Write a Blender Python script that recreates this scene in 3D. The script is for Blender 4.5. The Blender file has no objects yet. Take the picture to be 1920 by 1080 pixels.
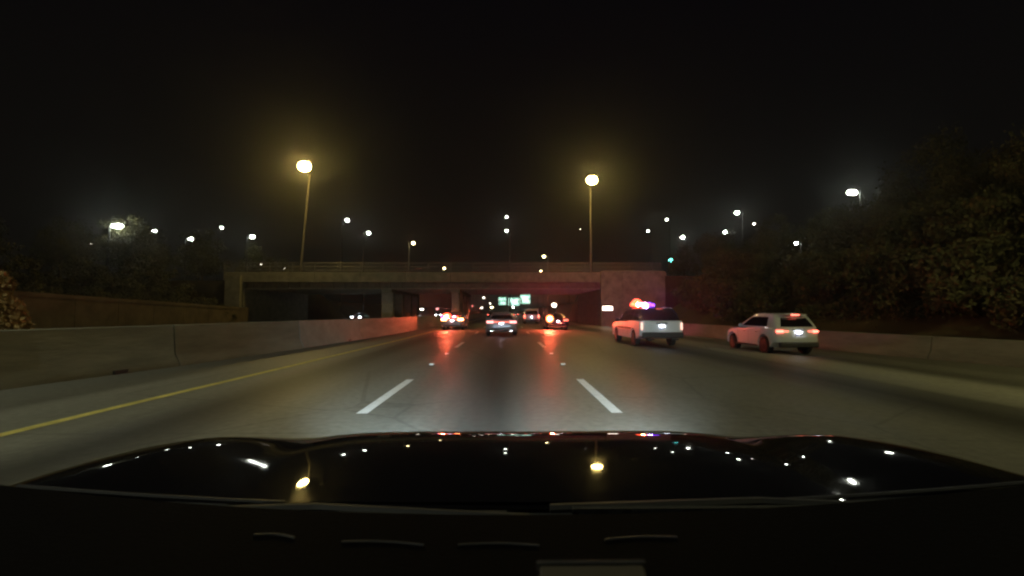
import bpy, bmesh, math, random
from mathutils import Vector, Matrix, noise
R = math.radians
random.seed(7)
S = bpy.context.scene
COL = S.collection
# ------------------------------------------------------------------ camera
F = 860.0                        # focal length in pixels of the 1920 wide photograph
CAMZ = 1.42
cam_d = bpy.data.cameras.new('camera'); cam = bpy.data.objects.new('camera', cam_d); COL.objects.link(cam)
cam_d.sensor_width = 36; cam_d.lens = 36 * F / 1920
cam_d.clip_start = 0.02; cam_d.clip_end = 4000
PITCH = math.atan(46 / F); YAW = -math.atan(12 / F)
cam.location = (0, 0, CAMZ); cam.rotation_euler = (R(90) + PITCH, 0, YAW)
cam_d.dof.use_dof = True; cam_d.dof.focus_distance = 1.7
cam_d.dof.aperture_fstop = (cam_d.lens / 1000) / 0.0052   # a soft 5 mm dash camera pupil
S.camera = cam
CR = cam.rotation_euler.to_matrix()
def at(px, py, Y):
    """point Y metres down the road that the dash camera sees at px, py"""
    v = CR @ Vector(((px - 960) / F, (540 - py) / F, -1))
    return Vector((0, 0, CAMZ)) + v * (Y / v.y)
# ------------------------------------------------------------------ night sky
W = bpy.data.worlds.new('World'); S.world = W; W.use_nodes = True
nt = W.node_tree; nt.nodes.clear()
wo = nt.nodes.new('ShaderNodeOutputWorld'); bg1 = nt.nodes.new('ShaderNodeBackground'); bg2 = nt.nodes.new('ShaderNodeBackground')
add = nt.nodes.new('ShaderNodeAddShader')
sk = nt.nodes.new('ShaderNodeTexSky'); sk.sky_type = 'NISHITA'; sk.sun_disc = False
sk.sun_elevation = R(32); sk.sun_rotation = R(200)
nt.links.new(sk.outputs[0], bg1.inputs[0]); bg1.inputs[1].default_value = 0.00006      # moonlit air
tc = nt.nodes.new('ShaderNodeTexCoord'); sep = nt.nodes.new('ShaderNodeSeparateXYZ')
rmp = nt.nodes.new('ShaderNodeValToRGB')
nt.links.new(tc.outputs['Generated'], sep.inputs[0]); nt.links.new(sep.outputs['Z'], rmp.inputs[0])
cr = rmp.color_ramp
cr.elements[0].position = 0.0; cr.elements[0].color = (.0034, .0030, .0022, 1)          # city glow low over the horizon
cr.elements[1].position = 0.55; cr.elements[1].color = (.0016, .0014, .0019, 1)
e = cr.elements.new(0.2); e.color = (.0030, .0026, .0021, 1)
nt.links.new(rmp.outputs[0], bg2.inputs[0]); bg2.inputs[1].default_value = 1.0
nt.links.new(bg1.outputs[0], add.inputs[0]); nt.links.new(bg2.outputs[0], add.inputs[1]); nt.links.new(add.outputs[0], wo.inputs[0])
moon_fill_d = bpy.data.lights.new('moon_fill', 'SUN'); moon_fill_d.energy = 0.02; moon_fill_d.angle = R(.5); moon_fill_d.color = (1, .93, .85)  # faint moonlight added to lift the trees a little, no moon in view
moon_fill = bpy.data.objects.new('moon_fill', moon_fill_d); COL.objects.link(moon_fill); moon_fill.rotation_euler = (R(58), 0, R(-20))
vs = S.view_settings; vs.view_transform = 'Standard'; vs.look = 'None'; vs.exposure = 0; vs.gamma = 1; vs.use_curve_mapping = False
S.render.engine = 'CYCLES'
S.cycles.pixel_filter_type = 'BLACKMAN_HARRIS'; S.cycles.filter_width = 2.0
S.cycles.max_bounces = 6; S.cycles.volume_bounces = 0
S.cycles.sample_clamp_indirect = 2.0
S.cycles.caustics_reflective = False; S.cycles.caustics_refractive = False

# ------------------------------------------------------------------ helpers
def tag(o, label=None, cat=None, group=None, kind=None):
    if label: o['label'] = label
    if cat: o['category'] = cat
    if group: o['group'] = group
    if kind: o['kind'] = kind
    return o
def empty(name, loc, rz=0, label=None, cat=None, group=None):
    o = bpy.data.objects.new(name, None); COL.objects.link(o); o.location = loc; o.rotation_euler = (0, 0, rz)
    o.empty_display_size = .2
    return tag(o, label, cat, group)
def copy_tree(o, parent=None):
    c = o.copy(); COL.objects.link(c)
    if parent: c.parent = parent
    for ch in list(o.children): copy_tree(ch, c)
    return c
class MB:
    def __init__(s): s.v = []; s.f = []
    def add(s, vs, fs):
        n = len(s.v); s.v += [tuple(p) for p in vs]; s.f += [tuple(i + n for i in f) for f in fs]; return s
    def box(s, c, d, rz=0, ch=0, rx=0):
        x, y, z = d[0] / 2, d[1] / 2, d[2] / 2
        M = Matrix.Rotation(rz, 3, 'Z') @ Matrix.Rotation(rx, 3, 'X')
        if ch <= 0:
            P = [(a * x, b * y, g * z) for g in (-1, 1) for b in (-1, 1) for a in (-1, 1)]
            Fc = [(0, 2, 3, 1), (4, 5, 7, 6), (0, 1, 5, 4), (2, 6, 7, 3), (0, 4, 6, 2), (1, 3, 7, 5)]
        else:
            bm = bmesh.new(); bmesh.ops.create_cube(bm, size=1)
            for v in bm.verts: v.co = Vector((v.co.x * d[0], v.co.y * d[1], v.co.z * d[2]))
            bmesh.ops.bevel(bm, geom=bm.edges[:], offset=ch, segments=2, profile=.5, affect='EDGES')
            bm.verts.index_update(); P = [v.co.copy() for v in bm.verts]; Fc = [[v.index for v in f.verts] for f in bm.faces]; bm.free()
        return s.add([M @ Vector(p) + Vector(c) for p in P], Fc)
    def tube(s, pts, r, n=8, cap=True):
        pts = [Vector(p) for p in pts]; rr = r if isinstance(r, (list, tuple)) else [r] * len(pts)
        V = []; Fc = []
        for i, p in enumerate(pts):
            t = (pts[min(i + 1, len(pts) - 1)] - pts[max(i - 1, 0)]).normalized()
            a = t.cross(Vector((0, 0, 1)) if abs(t.z) < .9 else Vector((1, 0, 0))).normalized(); b = t.cross(a)
            for k in range(n):
                an = 2 * math.pi * k / n; V.append(p + a * (rr[i] * math.cos(an)) + b * (rr[i] * math.sin(an)))
        for i in range(len(pts) - 1):
            for k in range(n):
                Fc.append((i * n + k, i * n + (k + 1) % n, (i + 1) * n + (k + 1) % n, (i + 1) * n + k))
        if cap: Fc.append(tuple(range(n - 1, -1, -1))); Fc.append(tuple((len(pts) - 1) * n + k for k in range(n)))
        return s.add(V, Fc)
    def ball(s, c, r, n=12, m=8):
        rx, ry, rz = r if isinstance(r, (list, tuple)) else (r, r, r)
        V = [(c[0], c[1], c[2] - rz)]; Fc = []
        for i in range(1, m):
            th = math.pi * i / m - math.pi / 2
            for k in range(n):
                a = 2 * math.pi * k / n
                V.append((c[0] + rx * math.cos(th) * math.cos(a), c[1] + ry * math.cos(th) * math.sin(a), c[2] + rz * math.sin(th)))
        V.append((c[0], c[1], c[2] + rz)); T = len(V) - 1
        for k in range(n):
            Fc.append((0, 1 + (k + 1) % n, 1 + k)); Fc.append((T, T - n + k, T - n + (k + 1) % n))
        for i in range(m - 2):
            for k in range(n):
                a = 1 + i * n + k; b = 1 + i * n + (k + 1) % n; Fc.append((a, b, b + n, a + n))
        return s.add(V, Fc)
    def lathe_x(s, c, prof, n=24):
        """ring profile (x, r) spun about the x axis through c"""
        V = []; Fc = []
        for (x, r) in prof:
            for k in range(n):
                a = 2 * math.pi * k / n; V.append((c[0] + x, c[1] + r * math.cos(a), c[2] + r * math.sin(a)))
        for i in range(len(prof) - 1):
            for k in range(n): Fc.append((i * n + k, i * n + (k + 1) % n, (i + 1) * n + (k + 1) % n, (i + 1) * n + k))
        Fc.append(tuple(range(n))); Fc.append(tuple((len(prof) - 1) * n + k for k in range(n - 1, -1, -1)))
        return s.add(V, Fc)
    def grid(s, P):
        n = len(P); m = len(P[0])
        return s.add([p for row in P for p in row], [(i * m + j, i * m + j + 1, (i + 1) * m + j + 1, (i + 1) * m + j) for i in range(n - 1) for j in range(m - 1)])
    def mesh(s, name, mat=None, smooth=None):
        me = bpy.data.meshes.new(name); me.from_pydata([tuple(v) for v in s.v], [], s.f)
        bm = bmesh.new(); bm.from_mesh(me); bmesh.ops.recalc_face_normals(bm, faces=bm.faces); bm.to_mesh(me); bm.free()
        if mat: me.materials.append(mat)
        if smooth is not None:
            me.shade_smooth(); me.set_sharp_from_angle(angle=R(smooth))
        return me
    def build(s, name, mat, parent=None, smooth=None, label=None):
        o = bpy.data.objects.new(name, s.mesh(name, mat, smooth)); COL.objects.link(o)
        if parent: o.parent = parent
        if label: o['label'] = label
        return o
# ------------------------------------------------------------------ materials
def mat(name, col, rough=.6, metal=0, emit=None, es=0, coat=0, spec=.5, var=0, vscale=3, bump=0, bscale=20, stretch=None, col2=None):
    m = bpy.data.materials.new(name); m.use_nodes = True; n = m.node_tree; b = n.nodes['Principled BSDF']
    b.inputs['Base Color'].default_value = (*col, 1); b.inputs['Roughness'].default_value = rough; b.inputs['Metallic'].default_value = metal
    b.inputs['Specular IOR Level'].default_value = spec
    if coat: b.inputs['Coat Weight'].default_value = coat; b.inputs['Coat Roughness'].default_value = .03
    if emit: b.inputs['Emission Color'].default_value = (*emit, 1); b.inputs['Emission Strength'].default_value = es
    if var or bump:
        tc = n.nodes.new('ShaderNodeTexCoord'); mp = n.nodes.new('ShaderNodeMapping'); n.links.new(tc.outputs['Object'], mp.inputs[0])
        if stretch: mp.inputs['Scale'].default_value = stretch
    if var:
        no = n.nodes.new('ShaderNodeTexNoise'); no.inputs['Scale'].default_value = vscale; no.inputs['Detail'].default_value = 6; no.inputs['Roughness'].default_value = .65
        n.links.new(mp.outputs[0], no.inputs[0])
        rp = n.nodes.new('ShaderNodeValToRGB'); rp.color_ramp.elements[0].position = .3; rp.color_ramp.elements[1].position = .7
        rp.color_ramp.elements[0].color = (*[c * (1 - var) for c in col], 1)
        rp.color_ramp.elements[1].color = (*(col2 or [min(1, c * (1 + var)) for c in col]), 1)
        n.links.new(no.outputs[0], rp.inputs[0]); n.links.new(rp.outputs[0], b.inputs['Base Color'])
    if bump:
        n2 = n.nodes.new('ShaderNodeTexNoise'); n2.inputs['Scale'].default_value = bscale; n2.inputs['Detail'].default_value = 4
        n.links.new(mp.outputs[0], n2.inputs[0]); bp = n.nodes.new('ShaderNodeBump'); bp.inputs['Strength'].default_value = bump; bp.inputs['Distance'].default_value = .02
        n.links.new(n2.outputs[0], bp.inputs['Height']); n.links.new(bp.outputs[0], b.inputs['Normal'])
    return m
def emis(name, col, s, base=(.3, .3, .3)): return mat(name, base, .3, emit=col, es=s)
M = {}
M['concrete'] = mat('concrete', (.20, .19, .14), .85, var=.35, vscale=1.2, bump=.4, bscale=14)
M['concrete_pale'] = mat('concrete_pale', (.27, .265, .22), .8, var=.2, vscale=1.5, bump=.3)
M['barrier'] = mat('barrier_concrete', (.22, .215, .165), .85, var=.38, vscale=1.1, bump=.5, bscale=10, stretch=(1, .25, 1.6))
M['old_wall'] = mat('old_wall_concrete', (.12, .095, .06), .9, var=.4, vscale=.7, bump=.4)
M['girder'] = mat('girder_steel', (.16, .12, .08), .6, var=.3, vscale=2)
M['girder_pale'] = mat('girder_flange_paint', (.3, .28, .2), .6, var=.3, vscale=2)
M['galv'] = mat('galvanised_steel', (.32, .31, .28), .5, metal=.4, var=.2)
M['lamp_pole'] = mat('lamp_pole_steel', (.10, .09, .07), .7)
M['dark_steel'] = mat('dark_steel', (.05, .05, .05), .5, metal=.3)
M['grass'] = mat('dry_grass', (.045, .036, .015), .95, var=.6, vscale=.35, bump=.8, bscale=6)
M['gravel'] = mat('gravel', (.11, .095, .075), .95, var=.4, vscale=3, bump=.8, bscale=30)
M['bark'] = mat('bark', (.07, .05, .035), .9, var=.4, vscale=4, bump=.6)
M['leaf'] = mat('autumn_leaf', (.085, .082, .034), .8, var=.65, vscale=.45)
M['leaf_green'] = mat('green_leaf', (.06, .065, .02), .75, var=.5, vscale=.5)
M['leaf_tan'] = mat('tan_leaf', (.30, .20, .075), .8, var=.6, vscale=2.2)
M['white_paint'] = mat('white_road_paint', (.88, .88, .86), .6, var=.15, vscale=6, bump=.2)
M['yellow_paint'] = mat('yellow_road_paint', (.66, .57, .16), .7, var=.3, vscale=3)
M['marker'] = mat('white_marker', (.9, .9, .88), .3)
M['car_white'] = mat('white_car_paint', (.60, .62, .63), .3, coat=1)
M['car_black'] = mat('black_car_paint', (.004, .004, .006), .6, coat=1, spec=0)
bn = M['car_black'].node_tree; bb = bn.nodes['Principled BSDF']; tn = bn.nodes.new('ShaderNodeTexNoise'); tn.inputs['Scale'].default_value = 7; tn.inputs['Detail'].default_value = 8
mr_ = bn.nodes.new('ShaderNodeMapRange'); mr_.inputs['From Min'].default_value = .35; mr_.inputs['From Max'].default_value = .75; mr_.inputs['To Min'].default_value = .015; mr_.inputs['To Max'].default_value = .07
bn.links.new(tn.outputs[0], mr_.inputs[0]); bb.inputs['Coat IOR'].default_value = 1.31
bn.links.new(mr_.outputs[0], bb.inputs['Coat Roughness'])
M['car_dark'] = mat('dark_car_paint', (.02, .02, .03), .25, coat=1)
M['car_silver'] = mat('silver_car_paint', (.30, .30, .33), .3, metal=.4, coat=1)
M['glass'] = mat('tinted_glass', (.008, .008, .01), .04, spec=.6)
M['plastic'] = mat('black_plastic', (.025, .025, .027), .55)
M['tyre'] = mat('tyre_rubber', (.018, .018, .018), .85, bump=.3, bscale=40)
M['rim'] = mat('alloy_rim', (.07, .07, .075), .4, metal=.6)
M['chrome'] = mat('chrome', (.7, .7, .7), .15, metal=1)
M['plate'] = mat('licence_plate', (.75, .75, .78), .5)
M['plate_ink'] = mat('plate_ink', (.05, .07, .25), .5)
M['taillight'] = emis('tail_lamp', (1, .14, .09), 6.5, (.3, .01, .01))
M['tail_dim'] = emis('tail_lamp_dim', (1, .18, .12), 2.5, (.3, .01, .01))
M['tail_cream'] = emis('tail_lamp_cream', (1, .62, .48), 1.6, (.4, .1, .08)); M['tail_pink'] = emis('tail_lamp_strip', (1, .35, .32), 3.0, (.3, .01, .01))
M['brake_hot'] = emis('brake_lamp_hot', (1, .22, .07), 60, (.3, .01, .01))
M['flash_red'] = emis('red_flasher', (1, .075, .03), 8, (.3, .01, .01)); M['core_red'] = emis('red_flasher_core', (1, .20, .06), 1300); M['core_hot'] = emis('brake_bulb', (1, .11, .05), 4200); M['core_blue'] = emis('blue_flasher_core', (.42, .16, 1), 900)
M['flash_white'] = emis('white_flasher', (1, .5, .9), 12, (.3, .3, .3))
M['flash_blue'] = emis('blue_flasher', (.25, .05, 1), 5, (.01, .01, .3))
M['headlamp'] = emis('head_lamp', (.85, .92, 1), 60)
M['plate_lamp'] = emis('plate_lamp', (.85, .88, 1), 40)
M['sodium'] = emis('sodium_lens', (1, .70, .19), 200)
M['sodium_near'] = emis('lamp_lens_near_left', (.88, .92, .68), 480); M['sodium_right'] = emis('lamp_lens_near_right', (1, .90, .34), 560)
M['sodium_far'] = emis('sodium_lens_far', (1, .80, .38), 30)
M['led'] = emis('led_lens', (.93, 1, .86), 45)
M['led_bright'] = emis('led_lens_bright', (.93, 1, .84), 85)
M['led_dim'] = emis('led_lens_dim', (1, .9, .74), 9)
M['signal_green'] = emis('signal_green', (.15, 1, .85), 30, (.02, .2, .1))
M['sign_green_glow'] = emis('sign_green_glow', (.01, .40, .24), .5, (.01, .16, .09))  # sign face glows by itself, standing in for light thrown back
M['sign_white_glow'] = emis('sign_white_glow', (.62, 1, .82), 3.2, (.7, .8, .7))  # border and lettering glow too, in place of reflected light
M['wall_lamp'] = emis('wall_lamp_lens', (1, .85, .7), 9)
def road_mat():
    m = bpy.data.materials.new('road_concrete'); m.use_nodes = True; n = m.node_tree; N = n.nodes.new; L = n.links.new
    b = n.nodes['Principled BSDF']; b.inputs['Specular IOR Level'].default_value = .3
    g = N('ShaderNodeNewGeometry'); sp = N('ShaderNodeSeparateXYZ'); L(g.outputs['Position'], sp.inputs[0])
    mp = N('ShaderNodeMapping'); mp.inputs['Scale'].default_value = (1, .05, 1); L(g.outputs['Position'], mp.inputs[0])
    n1 = N('ShaderNodeTexNoise'); n1.inputs['Scale'].default_value = .9; n1.inputs['Detail'].default_value = 5; L(mp.outputs[0], n1.inputs[0])
    n2 = N('ShaderNodeTexNoise'); n2.inputs['Scale'].default_value = 9; n2.inputs['Detail'].default_value = 5; L(g.outputs['Position'], n2.inputs[0])
    n3 = N('ShaderNodeTexNoise'); n3.inputs['Scale'].default_value = 160; n3.inputs['Detail'].default_value = 3; L(g.outputs['Position'], n3.inputs[0])
    # oil and rubber worn into the lanes: a ramp across the carriageway
    wob = N('ShaderNodeMath'); wob.operation = 'MULTIPLY_ADD'; L(n1.outputs[0], wob.inputs[0]); wob.inputs[1].default_value = .9; wob.inputs[2].default_value = -.45
    ad = N('ShaderNodeMath'); ad.operation = 'ADD'; L(sp.outputs['X'], ad.inputs[0]); L(wob.outputs[0], ad.inputs[1])
    mr = N('ShaderNodeMapRange'); mr.inputs['From Min'].default_value = -12; mr.inputs['From Max'].default_value = 18; L(ad.outputs[0], mr.inputs[0])
    rp = N('ShaderNodeValToRGB'); L(mr.outputs[0], rp.inputs[0]); e = rp.color_ramp; e.interpolation = 'EASE'
    def c(v): return (v, v * .98, v * .84, 1)
    pts = [(-12, .12), (-9.2, .15), (-7.6, .14), (-6.6, .2), (-5.3, .2), (-4.4, .06), (-3.3, .19), (-2.3, .22), (-1.1, .17), (-.25, .05), (.6, .15), (1.7, .2), (2.8, .18), (3.6, .15), (4.8, .17), (5.6, .16), (7.6, .045), (8.6, .09), (10.1, .33), (10.8, .33), (12.4, .10), (14.2, .16), (15.6, .12)]
    e.elements[0].position = 0; e.elements[0].color = c(pts[0][1]); e.elements[1].position = 1; e.elements[1].color = c(.12)
    for x, v in pts[1:]:
        q = e.elements.new((x + 12) / 30); q.color = c(v)
    m1 = N('ShaderNodeMix'); m1.data_type = 'RGBA'; m1.blend_type = 'MULTIPLY'; m1.inputs[0].default_value = 1
    r2 = N('ShaderNodeMapRange'); r2.inputs['From Min'].default_value = .3; r2.inputs['From Max'].default_value = .7; r2.inputs['To Min'].default_value = .6; r2.inputs['To Max'].default_value = 1.3
    mx = N('ShaderNodeMath'); mx.operation = 'ADD'; L(n1.outputs[0], mx.inputs[0]); L(n2.outputs[0], mx.inputs[1]); hf = N('ShaderNodeMath'); hf.operation = 'MULTIPLY'; hf.inputs[1].default_value = .5; L(mx.outputs[0], hf.inputs[0])
    L(hf.outputs[0], r2.inputs[0]); cb = N('ShaderNodeCombineColor'); [L(r2.outputs[0], cb.inputs[i]) for i in range(3)]
    L(rp.outputs[0], m1.inputs[6]); L(cb.outputs[0], m1.inputs[7])
    fy = N('ShaderNodeMath'); fy.operation = 'MULTIPLY'; fy.inputs[1].default_value = 1 / 5.5; L(sp.outputs['Y'], fy.inputs[0])
    fr = N('ShaderNodeMath'); fr.operation = 'FRACT'; L(fy.outputs[0], fr.inputs[0])
    lt = N('ShaderNodeMath'); lt.operation = 'LESS_THAN'; lt.inputs[1].default_value = .009; L(fr.outputs[0], lt.inputs[0])
    vo = N('ShaderNodeTexVoronoi'); vo.feature = 'DISTANCE_TO_EDGE'; vo.inputs['Scale'].default_value = .22; L(g.outputs['Position'], vo.inputs['Vector'])
    vl = N('ShaderNodeMath'); vl.operation = 'LESS_THAN'; vl.inputs[1].default_value = .006; L(vo.outputs['Distance'], vl.inputs[0])
    mxx = N('ShaderNodeMath'); mxx.operation = 'MAXIMUM'; L(lt.outputs[0], mxx.inputs[0]); L(vl.outputs[0], mxx.inputs[1])
    k_ = N('ShaderNodeMath'); k_.operation = 'MULTIPLY'; k_.inputs[1].default_value = .24; L(mxx.outputs[0], k_.inputs[0])
    m2 = N('ShaderNodeMix'); m2.data_type = 'RGBA'; m2.inputs[7].default_value = (.02, .02, .02, 1); L(k_.outputs[0], m2.inputs[0]); L(m1.outputs[2], m2.inputs[6])
    L(m2.outputs[2], b.inputs['Base Color'])
    rr = N('ShaderNodeMapRange'); rr.inputs['From Min'].default_value = .3; rr.inputs['From Max'].default_value = .7; rr.inputs['To Min'].default_value = .45; rr.inputs['To Max'].default_value = .62
    L(n1.outputs[0], rr.inputs[0]); L(rr.outputs[0], b.inputs['Roughness'])
    bp = N('ShaderNodeBump'); bp.inputs['Strength'].default_value = .25; bp.inputs['Distance'].default_value = .004; L(n3.outputs[0], bp.inputs['Height']); L(bp.outputs[0], b.inputs['Normal'])
    return m
M['road'] = road_mat()

# ------------------------------------------------------------------ ground, roads
def interp(t, tab):
    if t <= tab[0][0]: return tab[0][1]
    for (a, va), (b, vb) in zip(tab, tab[1:]):
        if t <= b: k = (t - a) / (b - a); return va + (vb - va) * k
    return tab[-1][1]
def left_x(y): return interp(y, [(-30, -10.2), (0, -9.9), (8, -9.4), (12, -8.7), (18, -8.1), (26, -7.5), (40, -7.15), (60, -7.0), (1000, -7.0)])
def right_x(y): return interp(y, [(-30, 20), (0, 19.4), (10, 18.8), (16, 17.8), (22, 16.2), (30, 15.2), (45, 14.0), (58, 12.9), (1000, 12.9)])
def road_z(x): return -.030 * max(0, x - 1.6)
def sstep(a, b, t): t = max(0, min(1, (t - a) / (b - a))); return t * t * (3 - 2 * t)
def terrain_z(x, y):
    z = -.75
    r = sstep(0, 17, x - (right_x(y) + 1.6)) * 7.0
    l = sstep(0, 16, -x - 34.5) * 5.6
    if y > 59.9:                                            # the fill that carries the cross street
        k = 1 - sstep(84, 110, y)
        if x > 0: r = max(r, 7.0 * k * sstep(13.2, 14.2, x))
        else: l = max(l, 6.4 * k * sstep(34.6, 35.6, -x))
    z += max(r, l)
    if abs(x) > 20: z += noise.noise(Vector((x * .07, y * .07, 0))) * .5 * sstep(20, 40, abs(x))
    return z
xs = [-900, -500, -300, -200, -150] + [-120 + 4 * i for i in range(17)] + [-54 + 1.5 * i for i in range(13)] + [-35.5, -35.2, -34.6, -33.6] + [-30, -22, -14, -8, 0, 6, 12.6, 13.2, 13.6, 14, 14.6] + [15.5 + 1.2 * i for i in range(20)] + [41 + 4 * i for i in range(20)] + [140, 200, 300, 500, 900]
ys = [-60, -40] + [-30 + 4 * i for i in range(22)] + [58.2, 59.75, 59.98, 62] + [66 + 4 * i for i in range(14)] + [125, 140, 160, 200, 260, 340, 450, 600, 900, 1500]
b = MB(); b.grid([[(x, y, terrain_z(x, y)) for x in sorted(xs)] for y in sorted(ys)])
tag(b.build('ground', M['grass'], smooth=60), kind='structure')

ys = [-30 + 2 * i for i in range(50)] + [72 + 8 * i for i in range(20)] + [260, 320, 400, 520, 700, 900, 1200]
b = MB(); b.grid([[(x, y, road_z(x)) for x in [left_x(y) - .1, -6, -3, -1, 0, 1.6, 4, 7, 10, right_x(y) + .1]] for y in ys])
road = tag(b.build('road', M['road'], smooth=60), kind='structure')
b = MB(); b.grid([[(x, y, -.02) for x in (-31.5, -24, -16)] for y in (-30, 0, 40, 100, 200, 500, 1200)])
tag(b.build('opposite_road', M['road']), kind='structure')
b = MB(); b.grid([[(x, y, z) for x, z in ((-33.2, -.05), (-31.5, -.03))] for y in (-30, 60, 1200)]); b.grid([[(x, y, -.04) for x in (-16, left_x(y) - .12)] for y in ys])
tag(b.build('median_ground', M['gravel']), kind='structure')

# painted marks and raised reflectors, each a part of the road
def strip(x, y0, y1, w, dz=.004, xfun=None):
    b = MB(); n = max(1, int((y1 - y0) / 3))
    b.grid([[((xfun(y) if xfun else x) + s * w / 2, y, road_z(x) + dz) for s in (-1, 1)] for y in [y0 + (y1 - y0) * i / n for i in range(n + 1)]])
    return b
dash_me = {}
for x in (-2.02, 1.58):
    for k in range(16):
        y0 = 6.55 + 12.2 * k
        if x not in dash_me:
            bb = MB(); bb.grid([[(s * .08, t, .005) for s in (-1, 1)] for t in (0, 1.1, 2.2, 3.3)]); dash_me[x] = bb.mesh('lane_dash', M['white_paint'])
        o = bpy.data.objects.new('lane_dash', dash_me[x]); COL.objects.link(o); o.location = (x, y0, road_z(x)); o.parent = road
    for y in (12.7, 15.9):
        o = MB().box((x, y, road_z(x) + .012), (.12, .2, .022), ch=.006).build('pavement_marker', M['marker'], road)
for x in (5.24, 8.9):
    for k in range(5, 16):
        o = bpy.data.objects.new('lane_dash', dash_me[1.58]); COL.objects.link(o); o.location = (x, 6.55 + 12.2 * k, road_z(x)); o.parent = road
strip(-5.6, -20, 400, .17, .006, lambda y: interp(y, [(-20, -5.95), (6, -5.85), (12, -5.7), (25, -5.45), (400, -5.45)])).build('yellow_edge_line', M['yellow_paint'], road)
strip(12.3, 30, 400, .12, .006, lambda y: right_x(y) - 1.6).build('white_edge_line', M['white_paint'], road)

# ------------------------------------------------------------------ concrete barriers, panel by panel
def barrier(name, xfun, y0, y1, h, side, label, zf, step=6.1, odd=()):
    root = empty(name, (xfun(20), 20, 0), label=label, cat='barrier')
    prof = [(-.02, -.1), (0, 0), (0, .08), (.13, .33), (.19, h - .02), (.21, h), (.36, h), (.38, h - .02), (.44, .33), (.57, .08), (.57, -.1)]
    n = int((y1 - y0) / step)
    for i in range(n):
        a = y0 + i * step + .025; c = y0 + (i + 1) * step - .025; b = MB(); rows = []
        for y in (a, (a + c) / 2, c):
            x0 = xfun(y); rows.append([(x0 + side * (p - .57) * 1.0 - root.location.x if side < 0 else x0 + p - root.location.x, y - 20, z + zf(x0)) for p, z in prof])
        b.grid(rows); m = len(prof); b.f.append(tuple(range(m))); b.f.append(tuple(2 * m + k for k in range(m)))
        o = b.build('panel', M['concrete_pale'] if i in odd else M['barrier'], root, smooth=30)
        if i in odd: o['label'] = 'paler newer barrier panel'
    return root
def bl(y): return left_x(y)
barrier('concrete_barrier', lambda y: left_x(y) - .57, -12, 330, 1.09, 1, 'long brown concrete median barrier left of the yellow line', lambda x: 0, odd=(5,))
barrier('concrete_barrier', lambda y: right_x(y), -12, 59, .92, 1, 'low concrete barrier along the right shoulder below the grassy slope', lambda x: road_z(x))
mb_ = [c for c in bpy.data.objects if c.name == 'concrete_barrier'][0]
for y in (16.2, 28.4, 40.6): MB().box((left_x(y) - .20 - mb_.location.x, y - 20, .62), (.03, .09, .11), ch=.008).build('reflector', M['marker'], mb_)
for y in (10.9, 23.1, 35.3): MB().box((left_x(y) - .02 - mb_.location.x, y - 20, .05), (.05, .5, .09)).build('drain_slot', M['plastic'], mb_)
# far retaining wall past the opposite road
root = empty('retaining_wall', (-33.5, 20, 0), label='dim brown retaining wall on the far left beyond the median barrier', cat='wall')
def rw(y): return interp(y, [(-20, 3.6), (31, 2.9), (58, 2.1), (61, 2.0)])
for i in range(20):
    y0 = -20 + 4 * i; y1 = min(y0 + 3.97, 59.9)
    b = MB(); P = []
    for y in (y0, y1): P += [(.2, y - 20, -.2), (.2, y - 20, rw(y) - .35), (.2, y - 20, rw(y) - .3), (-.25, y - 20, rw(y) - .3), (-.25, y - 20, -.2)]
    b.add(P, [(i, (i + 1) % 5, (i + 1) % 5 + 5, i + 5) for i in range(5)] + [(0, 1, 2, 3, 4), (5, 6, 7, 8, 9)]); b.build('panel', M['old_wall'], root)
b = MB(); b.grid([[(x, y - 20, rw(y) + z) for x, z in ((.27, -.3), (.27, 0), (-.32, 0), (-.32, -.3))] for y in (-20, 5, 31, 58, 59.9)]); b.build('coping', M['old_wall'], root)

# ------------------------------------------------------------------ bridge
BY = 60.0
br = empty('road_bridge', (0, BY, 0), label='concrete and steel road bridge crossing over the whole motorway', cat='bridge')
XL, XR = -34.2, 12.6
def bbox(x0, x1, y0, y1, z0, z1, name, m, par=None, ch=0):
    par = par or br
    return MB().box(((x0 + x1) / 2, (y0 + y1) / 2 - BY, (z0 + z1) / 2), (x1 - x0, y1 - y0, z1 - z0), ch=ch).build(name, m, par)
bbox(XL - 2.6, XR + 9, BY + .25, BY + 20, 5.55, 5.95, 'deck', M['concrete'])
for y in (BY, BY + 20):
    x = XL - 2.5
    while x < XR + 8.5:
        bbox(x + .01, min(x + 5.9, XR + 8.6) - .01, y, y + .28, 5.38, 6.72, 'parapet', M['concrete'], ch=.02); x += 5.9
for i in range(7):
    y = BY + .9 + i * 3.0
    b = MB().box(((XL + XR) / 2, y - BY, 5.06), (XR - XL, .04, .94)).box(((XL + XR) / 2, y - BY, 5.52), (XR - XL, .4, .05))
    g = b.build('girder', M['girder'], br)
    MB().box(((XL + XR) / 2, y - BY, 4.57), (XR - XL, .44, .12)).build('flange', M['girder_pale'], g)
    if i == 0:
        sm = MB().box((0, 0, 0), (.03, .2, .9)).mesh('stiffener', M['girder']); x = XL + 1
        while x < XR:
            o = bpy.data.objects.new('stiffener', sm); COL.objects.link(o); o.parent = g; o.location = (x, y - BY - .12, 5.06); x += 1.5
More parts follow.
